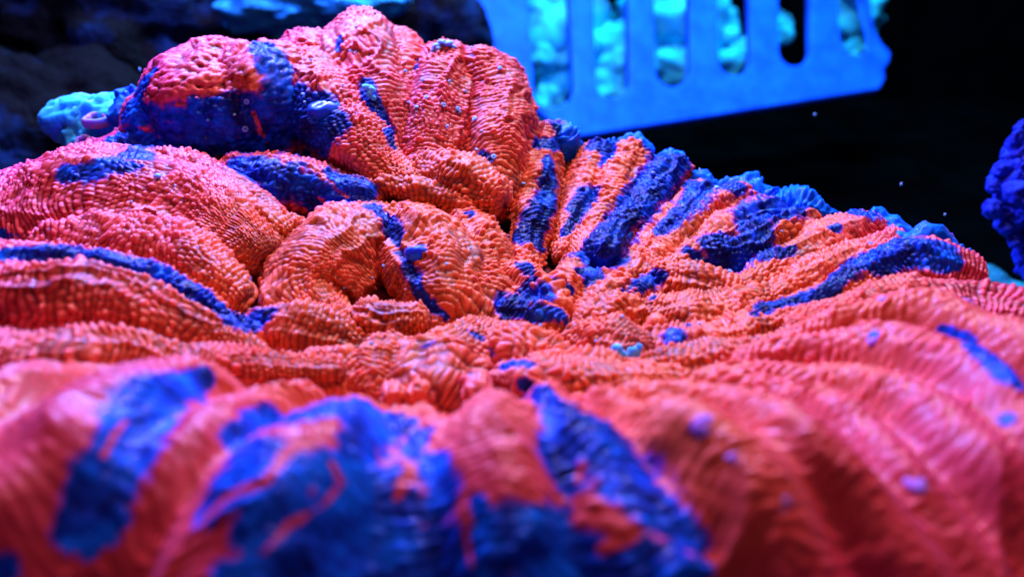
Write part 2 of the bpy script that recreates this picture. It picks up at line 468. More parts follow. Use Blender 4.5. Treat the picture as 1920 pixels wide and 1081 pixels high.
def mantle_height(x, y, skip=0.0, beta=10.0):
    """one skin stretched over the draped folds of the near side"""
    acc = np.zeros(x.shape); base = -0.6
    acc += np.exp(beta * base)
    for f in FOLDS:
        if np.mean([q[2] for q in f['pts']]) > 9.25 or len(f['pts']) < 3: continue
        big = f['px'] > 3
        c, r, _ = spine(f, 0.09 if big else 0.06)
        m = r > 0.3 * r.max()
        c, r = c[m], r[m] * (1.0 if big else 0.95)
        near = np.where((x > c[:, 0].min() - 1.6) & (x < c[:, 0].max() + 1.6) & (y > c[:, 1].min() - 1.6) & (y < c[:, 1].max() + 1.6))[0]
        best = np.full(len(near), -2.0)
        for q in range(len(c)):
            d2 = (x[near] - c[q, 0]) ** 2 + (y[near] - c[q, 1]) ** 2
            zz = c[q, 2] + r[q] * f['flat'] * (1 - 0.62 * d2 / r[q] ** 2) - (0.0 if big else skip)
            np.maximum(best, zz, out=best)
        acc[near] += np.exp(beta * np.clip(best, -2, 3))
    return np.log(acc) / beta

def mantle(nx, ny, detail=True):
    gx, gy = np.meshgrid(np.linspace(-6.2, 7.6, nx), np.linspace(2.6, 8.9, ny))
    x, y = gx.ravel(), gy.ravel()
    z = mantle_height(x, y, 0.13)
    rx, ry = x - 0.3, y - 8.2
    R_ = np.hypot(rx, ry); A = np.arctan2(ry, rx)
    fade = 1 - 0.75 * smooth((R_ - 1.8) / 3.5)
    wp = np.stack([A * 5.5, R_ * 0.55, A * 0], -1)
    q3 = np.stack([x, y, x * 0], -1)
    lowf = fbm(q3 * 1.1, 2, 61)
    wob = 0.5 * vnoise(q3 * 1.7, 65)
    z = z + 0.10 * lowf * smooth((R_ - 1) / 2) + 0.05 * smooth((R_ - 1) / 2) * (1 - 2 * np.abs(vnoise(wp * 1.3 + wob[:, None], 62))) + 0.02 * (1 - 2 * np.abs(vnoise(wp * 3.1 + wob[:, None], 63)))
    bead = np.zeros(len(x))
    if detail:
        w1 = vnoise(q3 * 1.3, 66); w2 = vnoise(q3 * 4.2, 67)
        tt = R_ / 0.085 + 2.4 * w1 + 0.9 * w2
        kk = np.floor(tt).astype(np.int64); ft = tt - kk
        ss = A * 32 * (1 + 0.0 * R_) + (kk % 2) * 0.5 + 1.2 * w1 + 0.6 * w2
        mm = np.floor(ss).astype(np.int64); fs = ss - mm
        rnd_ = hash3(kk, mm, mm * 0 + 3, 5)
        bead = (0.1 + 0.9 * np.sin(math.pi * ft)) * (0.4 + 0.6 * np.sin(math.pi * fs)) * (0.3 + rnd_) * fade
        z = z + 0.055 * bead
    return np.stack([x, y, z], -1), bead

# coarse copy of all folds, to find where a marking traced in the photograph lies on the tissue
cv, cf, off = [], [], 0
p, _ = mantle(170, 90, False)
cv.append(p); cf.append(grid_faces(90, 170, False)); off = len(p)
for f in FOLDS:
    if f['px'] > 3: continue
    p, _ = fold_points(f, 0.12, False)
    nt, ns = p.shape[:2]
    cv.append(p.reshape(-1, 3)); cf.append(grid_faces(nt, ns) + off); off += nt * ns
BVH = BVHTree.FromPolygons(np.vstack(cv).tolist(), np.vstack(cf).tolist())
def on_tissue(u, v):
    d = P(u, v, 1.0) - CAM
    hit = BVH.ray_cast(Vector(CAM), Vector(d).normalized())
    if hit[0] is None: return None
    q = np.array(hit[0])
    n = np.array(hit[1])
    if n @ (q - CAM) > 0: n = -n
    return q, float((q - CAM) @ FWD), n

# markings: (sign, [(u, v, r) ...]) ; + dark blue pigment, - orange over it
MARKS = [
 (1,[(490,85,26),(510,120,32),(530,165,34),(560,200,42),(520,225,45)]),
 (1,[(370,215,30),(350,240,38),(400,260,52),(470,260,55),(550,245,50),(610,240,44)]),
 (1,[(292,140,14),(265,180,26),(250,215,30),(290,215,22),(330,260,28)]),
 (1,[(600,205,30),(560,190,30),(400,215,34),(440,200,26)]),
 (-1,[(478,210,9),(486,240,10),(500,262,8)]),(-1,[(540,275,18),(575,272,10)]),(-1,[(455,150,16),(400,170,14)]),
 (1,[(130,325,22),(165,325,26),(200,315,32),(245,300,34),(285,275,26),(215,265,28),(255,256,24),(310,285,17),(330,300,10)]),
 (-1,[(230,300,5),(290,310,8)]),
 (1,[(445,308,26),(500,325,36),(560,350,38),(600,375,36),(650,350,32),(690,355,22),(620,335,24),(650,378,20)]),
 (-1,[(585,315,8),(620,345,9),(650,370,6)]),(-1,[(600,370,6),(620,390,6)]),
 (1,[(688,160,15),(698,188,15),(712,215,13),(725,245,14),(735,275,10)]),
 (1,[(698,390,18),(722,418,22),(738,440,22),(752,456,14)]),
 (1,[(755,478,16),(772,510,20),(785,548,12),(805,570,14),(835,595,8)]),
 (1,[(880,405,12)]),(1,[(898,440,6)]),(1,[(785,120,9),(783,130,8)]),(1,[(905,290,10),(920,300,8)]),(1,[(640,75,10),(635,95,8)]),
 (1,[(875,95,6),(885,110,6)]),
 (1,[(0,482,16),(60,477,20),(140,482,30),(200,490,30),(260,503,32),(330,536,34),(390,574,30),(445,609,24),(480,600,24),(512,590,15)]),
 (1,[(10,440,12),(60,446,10)]),
 (1,[(1028,300,14),(1030,340,20),(1018,390,24),(1000,430,28),(972,440,18),(1005,460,18)]),
 (1,[(1040,235,16),(1062,268,20),(1015,272,18)]),
 (1,[(1115,272,16),(1150,275,16),(1133,310,11)]),(1,[(1100,365,20),(1080,400,16),(1058,440,9)]),
 (1,[(1268,295,30),(1230,330,30),(1205,375,30),(1165,415,26),(1130,460,40),(1110,482,30)]),
 (1,[(1345,350,24),(1310,375,24),(1265,420,20),(1240,440,16)]),(1,[(1295,355,10),(1380,342,15)]),
 (1,[(1530,385,24),(1490,392,32),(1440,400,35),(1400,415,28),(1420,450,32),(1355,470,42),(1395,500,24),(1325,455,20)]),
 (1,[(1290,345,14),(1330,355,18),(1375,352,16)]),(1,[(1450,385,18),(1520,378,22),(1570,392,14)]),(1,[(1215,285,14),(1250,300,26)]),(1,[(1290,470,8),(1330,500,9)]),(1,[(1480,470,12),(1430,490,12)]),(1,[(1600,400,16),(1645,405,14)]),(1,[(1565,430,10)]),(1,[(1470,470,8)]),
 (1,[(1790,492,14),(1760,477,28),(1700,464,34),(1640,482,30),(1590,510,18),(1550,545,16),(1490,562,15),(1440,577,16),(1415,592,10)]),
 (1,[(1180,552,18),(1210,530,18),(1238,520,10)]),(1,[(1290,612,6)]),(1,[(1262,635,18)]),(1,[(1225,560,8)]),
 (1,[(980,500,15),(1002,518,14)]),(1,[(1040,525,12),(1065,545,10)]),(1,[(940,560,18),(950,600,14)]),(1,[(1105,520,24)]),(1,[(1000,530,16),(985,560,20),(1010,575,18)]),(1,[(1025,550,24),(970,575,30),(940,580,14),(1000,590,18),(1040,590,16),(1055,600,12)]),
 (1,[(880,622,6),(905,640,8),(930,668,12),(955,685,14),(990,690,14)]),(1,[(775,660,5),(820,640,5)]),
 # foreground, left
 (1,[(380,708,18),(330,722,30),(280,750,45),(250,800,46),(215,860,46),(185,915,44),(170,970,44)]),
 (-1,[(195,850,14),(215,815,12),(235,790,8)]),(1,[(10,1060,22)]),
 (1,[(690,765,26),(640,760,34),(570,775,30),(510,795,26),(450,825,26),(480,860,40),(440,910,44),(400,960,30)]),
 (1,[(740,790,30),(690,800,40),(670,860,40),(640,920,60),(600,990,70),(520,1040,70),(560,890,34),(470,1000,40)]),
 (-1,[(365,1050,16),(385,970,16),(430,930,14),(500,900,18),(530,860,20),(570,820,16),(600,800,12)]),
 (-1,[(620,870,10),(640,905,12),(600,950,14),(540,985,14),(500,1030,14),(450,1075,16)]),
 (1,[(700,950,50),(720,900,30),(690,1040,60),(770,1020,70),(820,1060,60)]),
 (1,[(760,960,30),(760,1030,60),(690,990,50),(640,1060,60)]),(1,[(850,1010,20),(905,1060,30)]),
 (1,[(790,820,16),(770,850,14),(820,880,24),(835,930,28),(800,980,30)]),
 (-1,[(705,830,6),(712,870,7)]),(-1,[(785,860,10),(760,900,20),(745,930,14)]),(-1,[(795,985,12)]),
 (1,[(895,940,12),(905,970,14)]),(1,[(420,1080,30),(560,1085,50),(700,1085,60)]),(1,[(1000,1075,40),(1100,1080,50),(1230,1080,46)]),
 (1,[(900,1040,40),(960,1020,46),(1020,990,34),(1080,1050,50),(1160,1070,44),(1250,1060,46),(1320,1070,20)]),
 (-1,[(870,940,14),(875,1000,10),(885,1060,8)]),
 (1,[(985,722,12),(1020,745,16),(1050,780,30),(1060,830,32),(1040,880,26),(1070,900,20)]),
 (1,[(1110,790,20),(1140,830,44),(1170,880,52),(1210,930,46),(1250,970,40),(1290,1010,32)]),
 (-1,[(1090,860,8),(1085,900,12)]),(-1,[(1110,960,40),(1180,1000,30),(1130,1030,20)]),
 (1,[(1768,620,8),(1810,640,14),(1850,670,18),(1885,700,16),(1910,725,10)]),(1,[(1640,630,12)]),
 (1,[(1890,785,12)]),
]
MP, MR, MS, ME = [], [], [], []
for si, (sg, pts) in enumerate(MARKS):
    last = None
    seq = []
    for a, b in zip(pts, pts[1:] + [pts[-1]]):
        n = max(1, int(math.hypot(a[0] - b[0], a[1] - b[1]) / 7))
        for t in range(n):
            w = t / n
            seq.append(tuple(a[i] * (1 - w) + b[i] * w for i in range(3)))
    seq.append(pts[-1])
    for u, v, r in seq:
        h = on_tissue(u, v)
        if h is None: continue
        MP.append(h[0]); MR.append((r * 1.36 if v > 700 and sg > 0 else r * 1.2 if u > 1080 and sg > 0 else r * 0.8 if v > 700 else r) * h[1] / FPX); MS.append(sg); ME.append(si)
MP, MR, MS, ME = np.array(MP), np.array(MR), np.array(MS), np.array(ME)

def pigment(p):
    """0 orange .. 1 dark blue for points p (n,3)"""
    lo, hi = p.min(0) - 0.5, p.max(0) + 0.5
    sel = np.all((MP > lo) & (MP < hi), axis=1)
    mp, mr, ms, me_ = MP[sel], MR[sel], MS[sel], ME[sel]
    out = np.zeros(len(p))
    wob = 0.30 * vnoise(p * 4.0, 91) + 0.24 * vnoise(p * 9.0, 92) + 0.2 * vnoise(p * 19.0, 93)
    for si in np.unique(me_):
        j = np.where(me_ == si)[0]
        best = np.full(len(p), 9.0)
        for q in j:
            d = np.sqrt(((p - mp[q]) ** 2).sum(1)) / mr[q]
            np.minimum(best, d, out=best)
        val = smooth(((1.42 if ms[j[0]] > 0 else 1.2) + wob - best) / 0.8)
        if ms[j[0]] > 0: out = np.maximum(out, val)
        else: out = out * (1 - val)
    return out

def hue(p):
    """pigment varies from orange round the mouth to rose towards the rim"""
    r = np.hypot(p[:, 0] - 0.3, (p[:, 1] - 8.6) * 1.15)
    return np.clip(1.17 - 0.135 * r + 0.2 * fbm(p * 0.8, 3, 77), 0, 1)

coral = empty('stony_coral', (0, 7.5, -3.0))
tag(coral, 'big fleshy orange and dark blue coral with bead-covered folds round its mouth', 'coral')
def child(name, verts, quads, mat, parent, attrs=None):
    """mesh whose origin sits at its own middle, parented without moving it"""
    base = np.array(parent.location) if parent is not None else np.zeros(3)
    mid = verts.mean(0)
    o = mesh_np(name, verts - mid, quads, mat, parent, attrs)
    o.location = Vector(mid - base)
    return o
NV = 0
MX, MY = 860, 400
v, bead = mantle(MX, MY)
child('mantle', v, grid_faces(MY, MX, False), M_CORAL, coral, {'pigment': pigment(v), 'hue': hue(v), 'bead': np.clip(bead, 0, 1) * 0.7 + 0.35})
for f in FOLDS:
    if f['px'] > 3: continue
    dm = np.mean([q[2] for q in f['pts']])
    p, h = fold_points(f, f['px'] * dm / FPX)
    nt, ns = p.shape[:2]
    v = p.reshape(-1, 3)
    q = grid_faces(nt, ns)
    q = q[(f['dep'][q] > (-0.22 if f['px'] < 3 else -0.45)).any(axis=1)]     # nothing of the tissue deep inside its neighbours
    q = q[~f['under'].reshape(-1)[q].all(axis=1)]                             # the underside lies on the body
    used = np.unique(q)
    remap = np.zeros(len(v), dtype=np.int64); remap[used] = np.arange(len(used))
    v = v[used]; q = remap[q]; hh = h.ravel()[used]
    NV += len(v)
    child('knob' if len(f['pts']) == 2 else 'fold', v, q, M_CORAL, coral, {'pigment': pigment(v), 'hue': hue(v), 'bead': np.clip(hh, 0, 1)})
print('coral vertices', NV, flush=True)

# body under the folds
gx, gy = np.meshgrid(np.linspace(-9, 9, 300), np.linspace(1.5, 14.5, 220))
cx, cy = -0.6, 7.6
ang = np.arctan2(gy - cy, gx - cx); rr = np.hypot(gx - cx, gy - cy)
ctl = sorted((math.atan2(y - cy, x - cx), math.hypot(x - cx, y - cy)) for x, y in
    [(0.8,11.6),(2.5,10.6),(3.8,9.9),(5.2,8.3),(5.6,6.5),(4.5,4),(1,2.6),(-3,2.6),(-6,4.5),(-7.5,8),(-6.3,10.3),(-4.5,11.6),(-1.5,12.2)])
ca = np.array([a for a, _ in ctl]); cr = np.array([r for _, r in ctl])
bound = np.interp(ang.ravel(), np.concatenate([ca - 2 * math.pi, ca, ca + 2 * math.pi]), np.tile(cr, 3)).reshape(ang.shape)
rho = rr / bound
bz = -0.35 - 3.4 * smooth((rho - 0.88) / 0.3) + 0.1 * fbm(np.stack([gx, gy, gx * 0], -1) * 1.5, 3)
v = np.stack([gx, gy, bz], -1).reshape(-1, 3)
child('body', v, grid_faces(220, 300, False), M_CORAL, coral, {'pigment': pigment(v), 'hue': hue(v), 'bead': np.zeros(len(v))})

# ------------------------------------------------------------------ smooth bumps, membranes and specks on the coral
def soft_material(name, color, rough=0.3, sss=0.3, radius=(0.1, 0.1, 0.2), trans=0.0, bump=0.0, spec=0.4, scale=3.0, color2=None):
    k = NT(name)
    if color2 is not None:
        c = k.ramp(k.noise(scale, 4), [(0.35, color), (0.68, color2)])
        k.link(c, k.b.inputs['Base Color'])
    else: k.b.inputs['Base Color'].default_value = (*color, 1)
    k.b.inputs['Roughness'].default_value = rough
    k.b.inputs['Specular IOR Level'].default_value = spec
    k.b.inputs['Subsurface Weight'].default_value = sss
    k.b.inputs['Subsurface Radius'].default_value = radius
    k.b.inputs['Subsurface Scale'].default_value = 1.0
    k.b.inputs['Transmission Weight'].default_value = trans
    k.b.inputs['IOR'].default_value = 1.15
    if bump: k.bump(k.noise(scale * 6, 4), bump, 0.05)
    return k.m
M_BUMP_BLUE = soft_material('smooth_blue_tissue', (0.03, 0.06, 0.5), 0.25, 0.4, trans=0.15, color2=(0.02, 0.14, 0.7))
M_BUMP_VIOLET = soft_material('smooth_violet_tissue', (0.50, 0.14, 0.60), 0.35, 0.5, trans=0.2, color2=(0.42, 0.26, 0.85))
M_BUMP_ORANGE = soft_material('smooth_orange_tissue', (0.62, 0.08, 0.06), 0.3, 0.3, (0.08, 0.03, 0.03), color2=(0.7, 0.14, 0.08))
M_MEMBRANE = soft_material('blue_membrane', (0.01, 0.20, 0.75), 0.3, 0.5, trans=0.3, bump=0.3, scale=4, color2=(0.03, 0.30, 0.8))
M_SPECK = soft_material('pale_grain', (0.30, 0.30, 0.8), 0.35, 0.3, color2=(0.10, 0.5, 0.9), scale=30)
M_FLAKE = soft_material('pale_cyan_flake', (0.05, 0.45, 0.9), 0.4, 0.3, color2=(0.2, 0.65, 0.95), scale=8)

def ball(c, rad, n=20, lump=0.0, seed=0, freq=1.2, axes=(1, 1, 1), fine=0.0):
    th = np.linspace(0, 2 * math.pi, n * 2, endpoint=False)[None, :]
    ph = np.linspace(0.02, math.pi - 0.02, n)[:, None]
    d = np.stack([np.sin(ph) * np.cos(th), np.sin(ph) * np.sin(th), np.cos(ph) + th * 0], -1)
    q = 1 + lump * fbm(d * freq + seed * 3.1, 3, seed)
    if fine: q = q + fine * vnoise(d * freq * 6 + seed, seed + 4)
    v = np.array(c) + d * (q * rad)[..., None] * np.array(axes)
    return v.reshape(-1, 3), grid_faces(n, n * 2)

for u, v, r, m, sink in [
    (605,205,34,M_BUMP_BLUE,.75),(783,476,18,M_BUMP_BLUE,.1),(1105,520,26,M_BUMP_BLUE,.35),(1262,636,26,M_BUMP_BLUE,.8),(1328,788,26,M_BUMP_VIOLET,.85),
    (1380,852,18,M_BUMP_VIOLET,.85),(1655,560,12,M_BUMP_VIOLET,.7),(1815,565,14,M_BUMP_VIOLET,.7),(1475,940,24,M_BUMP_VIOLET,.9),
    (1715,905,20,M_BUMP_VIOLET,.85),(1010,585,15,M_BUMP_BLUE,.3),(1035,560,22,M_BUMP_BLUE,.7),(458,525,12,M_BUMP_VIOLET,.2),
    (1035,745,14,M_BUMP_BLUE,.3),(660,845,14,M_BUMP_BLUE,.7),(695,880,16,M_BUMP_BLUE,.7),(1240,975,26,M_BUMP_BLUE,.8),(1640,640,14,M_BUMP_VIOLET,.8)]:
    h = on_tissue(u, v)
    if h is None: continue
    rad = r * h[1] / FPX
    vv, ff = ball(h[0] - h[2] * rad * (sink - 0.2), rad, 20, 0.22, int(u), axes=(1.15, 1, .85))
    child('smooth_bump', vv, ff, m, coral)

def sheet_fold(name, pts, mat, parent, thick=0.25, lump=0.45):
    f = dict(pts=pts, flat=thick, row=.11, bead=.10, amp=.05, lump=lump, cell=0, k=None, along=0, px=2.9, seed=int(pts[0][0]))
    p, h = fold_points(f, 2.6 * pts[0][2] / FPX, True)
    q = p.reshape(-1, 3)
    q[:, 2] += 0.05 * vnoise(q * 6.0, 7) + 0.03 * vnoise(q * 14.0, 8)
    n = len(q)
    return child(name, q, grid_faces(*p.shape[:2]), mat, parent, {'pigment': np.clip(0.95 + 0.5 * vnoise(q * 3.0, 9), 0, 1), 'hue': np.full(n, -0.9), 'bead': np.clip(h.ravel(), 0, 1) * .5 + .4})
for pts in [
    [(1225,305,12.4,18),(1252,300,12.4,24),(1272,294,12.4,16),(1282,300,12.4,8)],
    [(1262,310,12.35,12),(1300,342,12.1,17),(1345,358,11.95,16),(1385,350,11.95,21),(1415,364,11.85,16),(1450,388,11.75,16),(1505,388,11.65,23),(1550,398,11.5,16),(1600,408,11.4,15),(1650,416,11.3,17),(1692,442,11.1,14),(1712,462,10.9,10)],
    [(1600,510,10.2,12),(1650,484,10.45,22),(1718,464,10.4,29),(1790,492,10.3,22),(1830,515,10.1,12)],
    [(1045,250,12.6,20),(1075,280,12.6,22)],
    [(1100,276,12.55,8),(1150,270,12.55,10),(1190,270,12.5,14),(1215,282,12.4,12)],
    [(245,190,12.3,24),(228,215,12.2,26)]]:
    sheet_fold('rim', pts, M_CORAL, coral, 0.8, 0.3)

rnd = random.Random(5)
def grain(u, v, r, where, mat=None, ring=False):
    h = on_tissue(u, v)
    if h is None: return
    rad = r * 0.8 * h[1] / FPX
    c = h[0] + h[2] * (0.05 + rad * 0.2)
    if ring:
        a = np.linspace(0, 2 * math.pi, 14, endpoint=False)[:, None]; b = np.linspace(0, 2 * math.pi, 8, endpoint=False)[None, :]
        nz = h[2] / np.linalg.norm(h[2]); tx = np.cross(nz, [1, 0, 0]); tx /= np.linalg.norm(tx); ty = np.cross(nz, tx)
        rr_ = rad * (0.7 + 0.4 * np.cos(b))
        vv = (np.cos(a) * rr_)[..., None] * tx + (np.sin(a) * rr_)[..., None] * ty + (a * 0 + 0.5 * rad * np.sin(b))[..., None] * nz
        vv = vv.reshape(-1, 3)
        i = np.arange(14)[:, None]; j = np.arange(8)[None, :]
        ff = np.stack([i * 8 + j, i * 8 + (j + 1) % 8, (i + 1) % 14 * 8 + (j + 1) % 8, (i + 1) % 14 * 8 + j], -1).reshape(-1, 4)
    else:
        vv, ff = ball((0, 0, 0), rad, 7, 0.3, rnd.randint(1, 999), axes=(1, rnd.uniform(.6, 1.2), rnd.uniform(.5, 1)))
    o = mesh_np('grain', vv, ff, mat or M_SPECK)
    o.location = c
    tag(o, where, 'speck', 'pale specks stuck to the coral')
SP = {
 'tiny pale grain on the dark blue patch of the upper left lobe': [(458,240,7),(572,180,5),(465,190,6),(575,195,3),(395,225,4),(583,275,4),(440,215,3)],
 'tiny pale grain stuck to the pink lobe at the top': [(660,100,4),(755,137,4),(670,55,3),(700,30,3),(585,118,3),(640,165,3)],
 'tiny pale grain on the right part of the rearmost pink lobes': [(938,133,5),(895,228,6),(855,208,6),(828,200,6),(860,215,4),(800,188,5),(772,196,4),(785,205,5),(835,240,4),(796,155,4),(838,155,3),(898,282,4),(925,298,6),(975,345,5),(886,96,4),(822,96,8),(862,75,3),(905,250,3),(870,175,3)],
 'tiny pale grain on the long orange fold at the left': [(298,336,7),(330,352,3),(135,415,4),(372,470,3),(250,380,3)],
 'tiny pale grain on the middle orange mound': [(836,498,4),(726,500,3),(640,540,3),(880,470,3),(690,520,3)],
 'tiny pale grain on the fingers of the right rim': [(1225,330,5),(1230,340,4),(1345,360,6),(1278,393,4),(1365,515,5),(1205,515,4),(1316,545,4),(1150,300,4),(1105,300,3),(1460,435,3)],
 'tiny pale grain among the small folds near the mouth': [(1165,600,4),(1010,618,4),(700,650,4),(1310,615,4),(760,690,3),(1120,640,3)],
}
ORD = ['highest', 'second highest', 'third highest', 'fourth highest', 'fifth highest', 'sixth highest', 'seventh highest', 'eighth highest', 'ninth highest', 'tenth highest',
       'tenth lowest', 'ninth lowest', 'eighth lowest', 'seventh lowest', 'sixth lowest', 'fifth lowest', 'fourth lowest', 'third lowest', 'second lowest', 'lowest']
for lab, ps in SP.items():
    ps = sorted(ps, key=lambda q: q[1])
    names = ORD[:(len(ps) + 1) // 2] + ORD[len(ORD) - len(ps) // 2:]
    for k, (u, v, r) in enumerate(ps): grain(u, v, r, lab.replace('tiny pale grain', names[k] + ' pale grain'), ring=(r >= 5 and k % 2 == 1))
# specks drifting in the dark water
for u, v, d, lab in [(1690,345,13,'faint reddish speck drifting in the dark water above the right rim'),(1772,402,12.5,'faint pale speck drifting low in the dark water near the right rim'),(1312,318,12.6,'tiny blue speck drifting just above the right rim'),
                     (1528,215,15,'faint speck drifting close under the basket edge'),(262,130,14,'faint pale speck drifting beside the upper left lobe')]:
    vv, ff = ball((0, 0, 0), 2.0 * d / FPX, 7, 0.3, u, axes=(1, .7, 1.4))
    o = mesh_np('particle', vv, ff, M_SPECK); o.location = Vector(P(u, v, d))
    tag(o, lab, 'speck', 'specks drifting in the water')

def flake(u, v, label, mat, blobs):
    h = on_tissue(u, v)
    e = empty('food_flake', Vector(h[0])) if False else None
    vs, fs, off = [], [], 0
    for du, dv, r, ax in blobs:
        q = np.array(P(u + du, v + dv, h[1] - 0.12)) - h[0]
        b, f_ = ball(q, r * h[1] / FPX, 10, 0.35, int(du * 7 + dv + 99), axes=ax)
        vs.append(b); fs.append(f_ + off); off += len(b)
    o = mesh_np('flake', np.vstack(vs), np.vstack(fs), mat)
    o.location = Vector(h[0])
    tag(o, label, 'flake')
flake(1175, 668, 'ragged bright cyan flake lying on the orange folds below the mouth', M_FLAKE,
      [(-18,-14,12,(1,.5,1.1)),(-10,-2,11,(1.2,.5,.8)),(2,0,9,(1,.5,1)),(14,-8,13,(1,.5,.8)),(22,-17,8,(1,.5,1.2)),(6,14,9,(.8,.5,1.3)),(18,22,9,(1.4,.5,.7)),(28,24,6,(1,.5,.8))])
flake(832, 84, 'whitish blue cluster of flakes on the crest between the rear pink lobes', M_SPECK,
      [(-14,2,7,(1,1,.7)),(-4,-4,8,(1,1,.8)),(8,-2,8,(1.1,1,.7)),(18,4,5,(1,1,.8)),(-20,12,5,(1,1,1))])
flake(690, 168, 'cyan flakes clinging to the blue streak beside the top lobe', M_FLAKE,
      [(-4,-5,7,(1,1,.8)),(6,0,8,(1,.8,1)),(2,10,7,(.8,1,1)),(10,16,5,(1,1,1))])

# ------------------------------------------------------------------ things round the coral
M_GREEN = soft_material('yellow_green_film', (0.25, 0.6, 0.12), 0.4, 0.2, color2=(0.05, 0.5, 0.6), scale=20)
e = empty('snail', Vector(P(1414, 343, 11.9)))
tag(e, 'tiny yellow green snail perched on the right rim against the dark', 'snail')
for nm, blobs in (('shell', [(0, 0, 10, (1, 1, .9)), (-8, 6, 9, (1.2, 1, .8)), (6, -3, 6, (1, 1, 1))]), ('foot', [(-14, 14, 9, (1.6, 1, .5)), (-2, 12, 7, (1.3, 1, .6)), (10, 6, 4, (1, 1, .8))])):
    vs, fs, off = [], [], 0
    for du, dv, r, ax in blobs:
        b, f_ = ball(P(1414 + du, 343 + dv, 11.9), r * 11.9 / FPX, 12, 0.2, int(du + 50), axes=ax)
        vs.append(b); fs.append(f_ + off); off += len(b)
    child(nm, np.vstack(vs), np.vstack(fs), M_GREEN, e)

# pale blue sponge at the left rim
M_SPONGE = soft_material('blue_sponge', (0.02, 0.32, 0.75), 0.5, 0.5, (0.3, 0.4, 0.5), bump=0.4, spec=0.2, scale=2.5, color2=(0.06, 0.60, 0.9))
M_RING = soft_material('pink_ring', (0.40, 0.16, 0.30), 0.4, 0.5, color2=(0.12, 0.28, 0.6), scale=9)
def roughen(p):
    q = p.reshape(-1, 3).copy()
    m = q.mean(0); o = q - m; o /= np.linalg.norm(o, axis=1)[:, None] + 1e-9
    return q + o * (0.07 * vnoise(q * 5, 3) + 0.04 * vnoise(q * 12, 4) - 0.05 * (vnoise(q * 8, 5) > 0.55))[:, None]
M_DARK = soft_material('dark_gap', (0.03, 0.01, 0.03), 0.6, 0.0)
e = empty('sponge', Vector(P(150, 300, 12.6)))
tag(e, 'smooth pale cyan blue sponge sticking out beyond the upper left rim', 'sponge')
child('body', *((lambda p: (roughen(p), grid_faces(*p.shape[:2])))(fold_points(dict(
    pts=[(118,225,12.8,38),(145,222,12.8,44),(185,222,12.7,46),(220,222,12.6,40),(250,230,12.5,30)], flat=1.0, row=1, bead=1, amp=0, lump=.10, along=0, px=3, seed=41), .03, False)[0])), M_SPONGE, e)
child('stalk', *((lambda p: (roughen(p), grid_faces(*p.shape[:2])))(fold_points(dict(
    pts=[(160,230,12.7,32),(165,265,12.6,36),(170,310,12.5,30)], flat=1.0, row=1, bead=1, amp=0, lump=.08, along=0, px=3, seed=42), .03, False)[0])), M_SPONGE, e)
def polyp(u, v, d, r, label, tilt):
    e = empty('cup_polyp', Vector(P(u, v, d)))
    tag(e, label, 'polyp')
    a = np.linspace(0, 2 * math.pi, 28, endpoint=False)[:, None]; b = np.linspace(0, 2 * math.pi, 14, endpoint=False)[None, :]
    nz = -FWD * math.cos(tilt) + UPV * math.sin(tilt); tx = np.array([1., 0, 0]); ty = np.cross(nz, tx)
    rad = r * d / FPX
    rr_ = rad * (0.72 + 0.22 * np.cos(b) + 0.08 * np.cos(3 * a + 1) + 0.05 * np.cos(5 * a))
    c = np.array(P(u, v, d))
    vv = c + (np.cos(a) * rr_ * 1.2)[..., None] * tx + (np.sin(a) * rr_)[..., None] * ty + (a * 0 + 0.45 * rad * np.sin(b))[..., None] * nz
    i = np.arange(28)[:, None]; j = np.arange(14)[None, :]
    ff = np.stack([i * 14 + j, i * 14 + (j + 1) % 14, (i + 1) % 28 * 14 + (j + 1) % 14, (i + 1) % 28 * 14 + j], -1).reshape(-1, 4)
    child('rim', vv.reshape(-1, 3), ff, M_RING, e)
    vv, ff = ball(c - nz * rad * 0.25, rad * 0.6, 10, 0.1, 3, axes=(1.1, 1, .6))
    child('mouth', vv, ff, M_DARK, e)
polyp(181, 226, 12.25, 22, 'small pink ringed cup polyp on the cyan sponge, the upper of two', 0.9)
polyp(160, 271, 12.15, 19, 'small pink ringed cup polyp under the other, beside the blue fold', 0.3)

# knobbly blue coral at the right edge
M_KNOB = soft_material('deep_blue_coral', (0.008, 0.006, 0.16), 0.45, 0.2, bump=0.6, scale=3, color2=(0.012, 0.04, 0.55))
e = empty('knobbly_coral', Vector(P(1960, 480, 14)))
tag(e, 'deep blue knobbly coral poking in at the right edge of the dark water', 'coral')
def crusty(c, rad, n, seed, axes=(1, 1, 1), size=0.14, amt=0.09):
    vv, ff = ball((0, 0, 0), rad, n, 0.22, seed, 1.8, axes=axes)
    q = vv + np.array(c)
    out = vv / (np.linalg.norm(vv, axis=1)[:, None] + 1e-9)
    q = q + out * (amt * cells(q / size + 0.5 * vnoise(q * 3)[:, None], seed) ** 0.6 * (0.6 + 0.7 * vnoise(q * 2.5, 3)) + 0.03 * vnoise(q * 9))[:, None]
    return q, ff
for u, v, r in [(1965,370,82),(1968,285,56),(1925,400,44),(1908,345,40),(1965,475,54),(1935,295,42)]:
    b_, f_ = crusty(P(u, v, 14.0), r * 14.0 / FPX, 80, u + v)
    child('branch', b_, f_, M_KNOB, e)
for u, v, r, ax in [(1905,262,12,(1,1,1.3)),(1880,318,13,(1.3,1,1)),(1864,352,11,(1,1,1)),(1860,392,15,(1,1,1.2)),(1888,428,12,(1.2,1,.8)),(1912,240,9,(1,1,1.5)),(1900,452,10,(1,1,1))]:
    b_, f_ = crusty(P(u, v, 13.9), r * 13.8 / FPX, 28, u, ax, 0.09, 0.04)
    child('knob', b_, f_, M_KNOB, e)

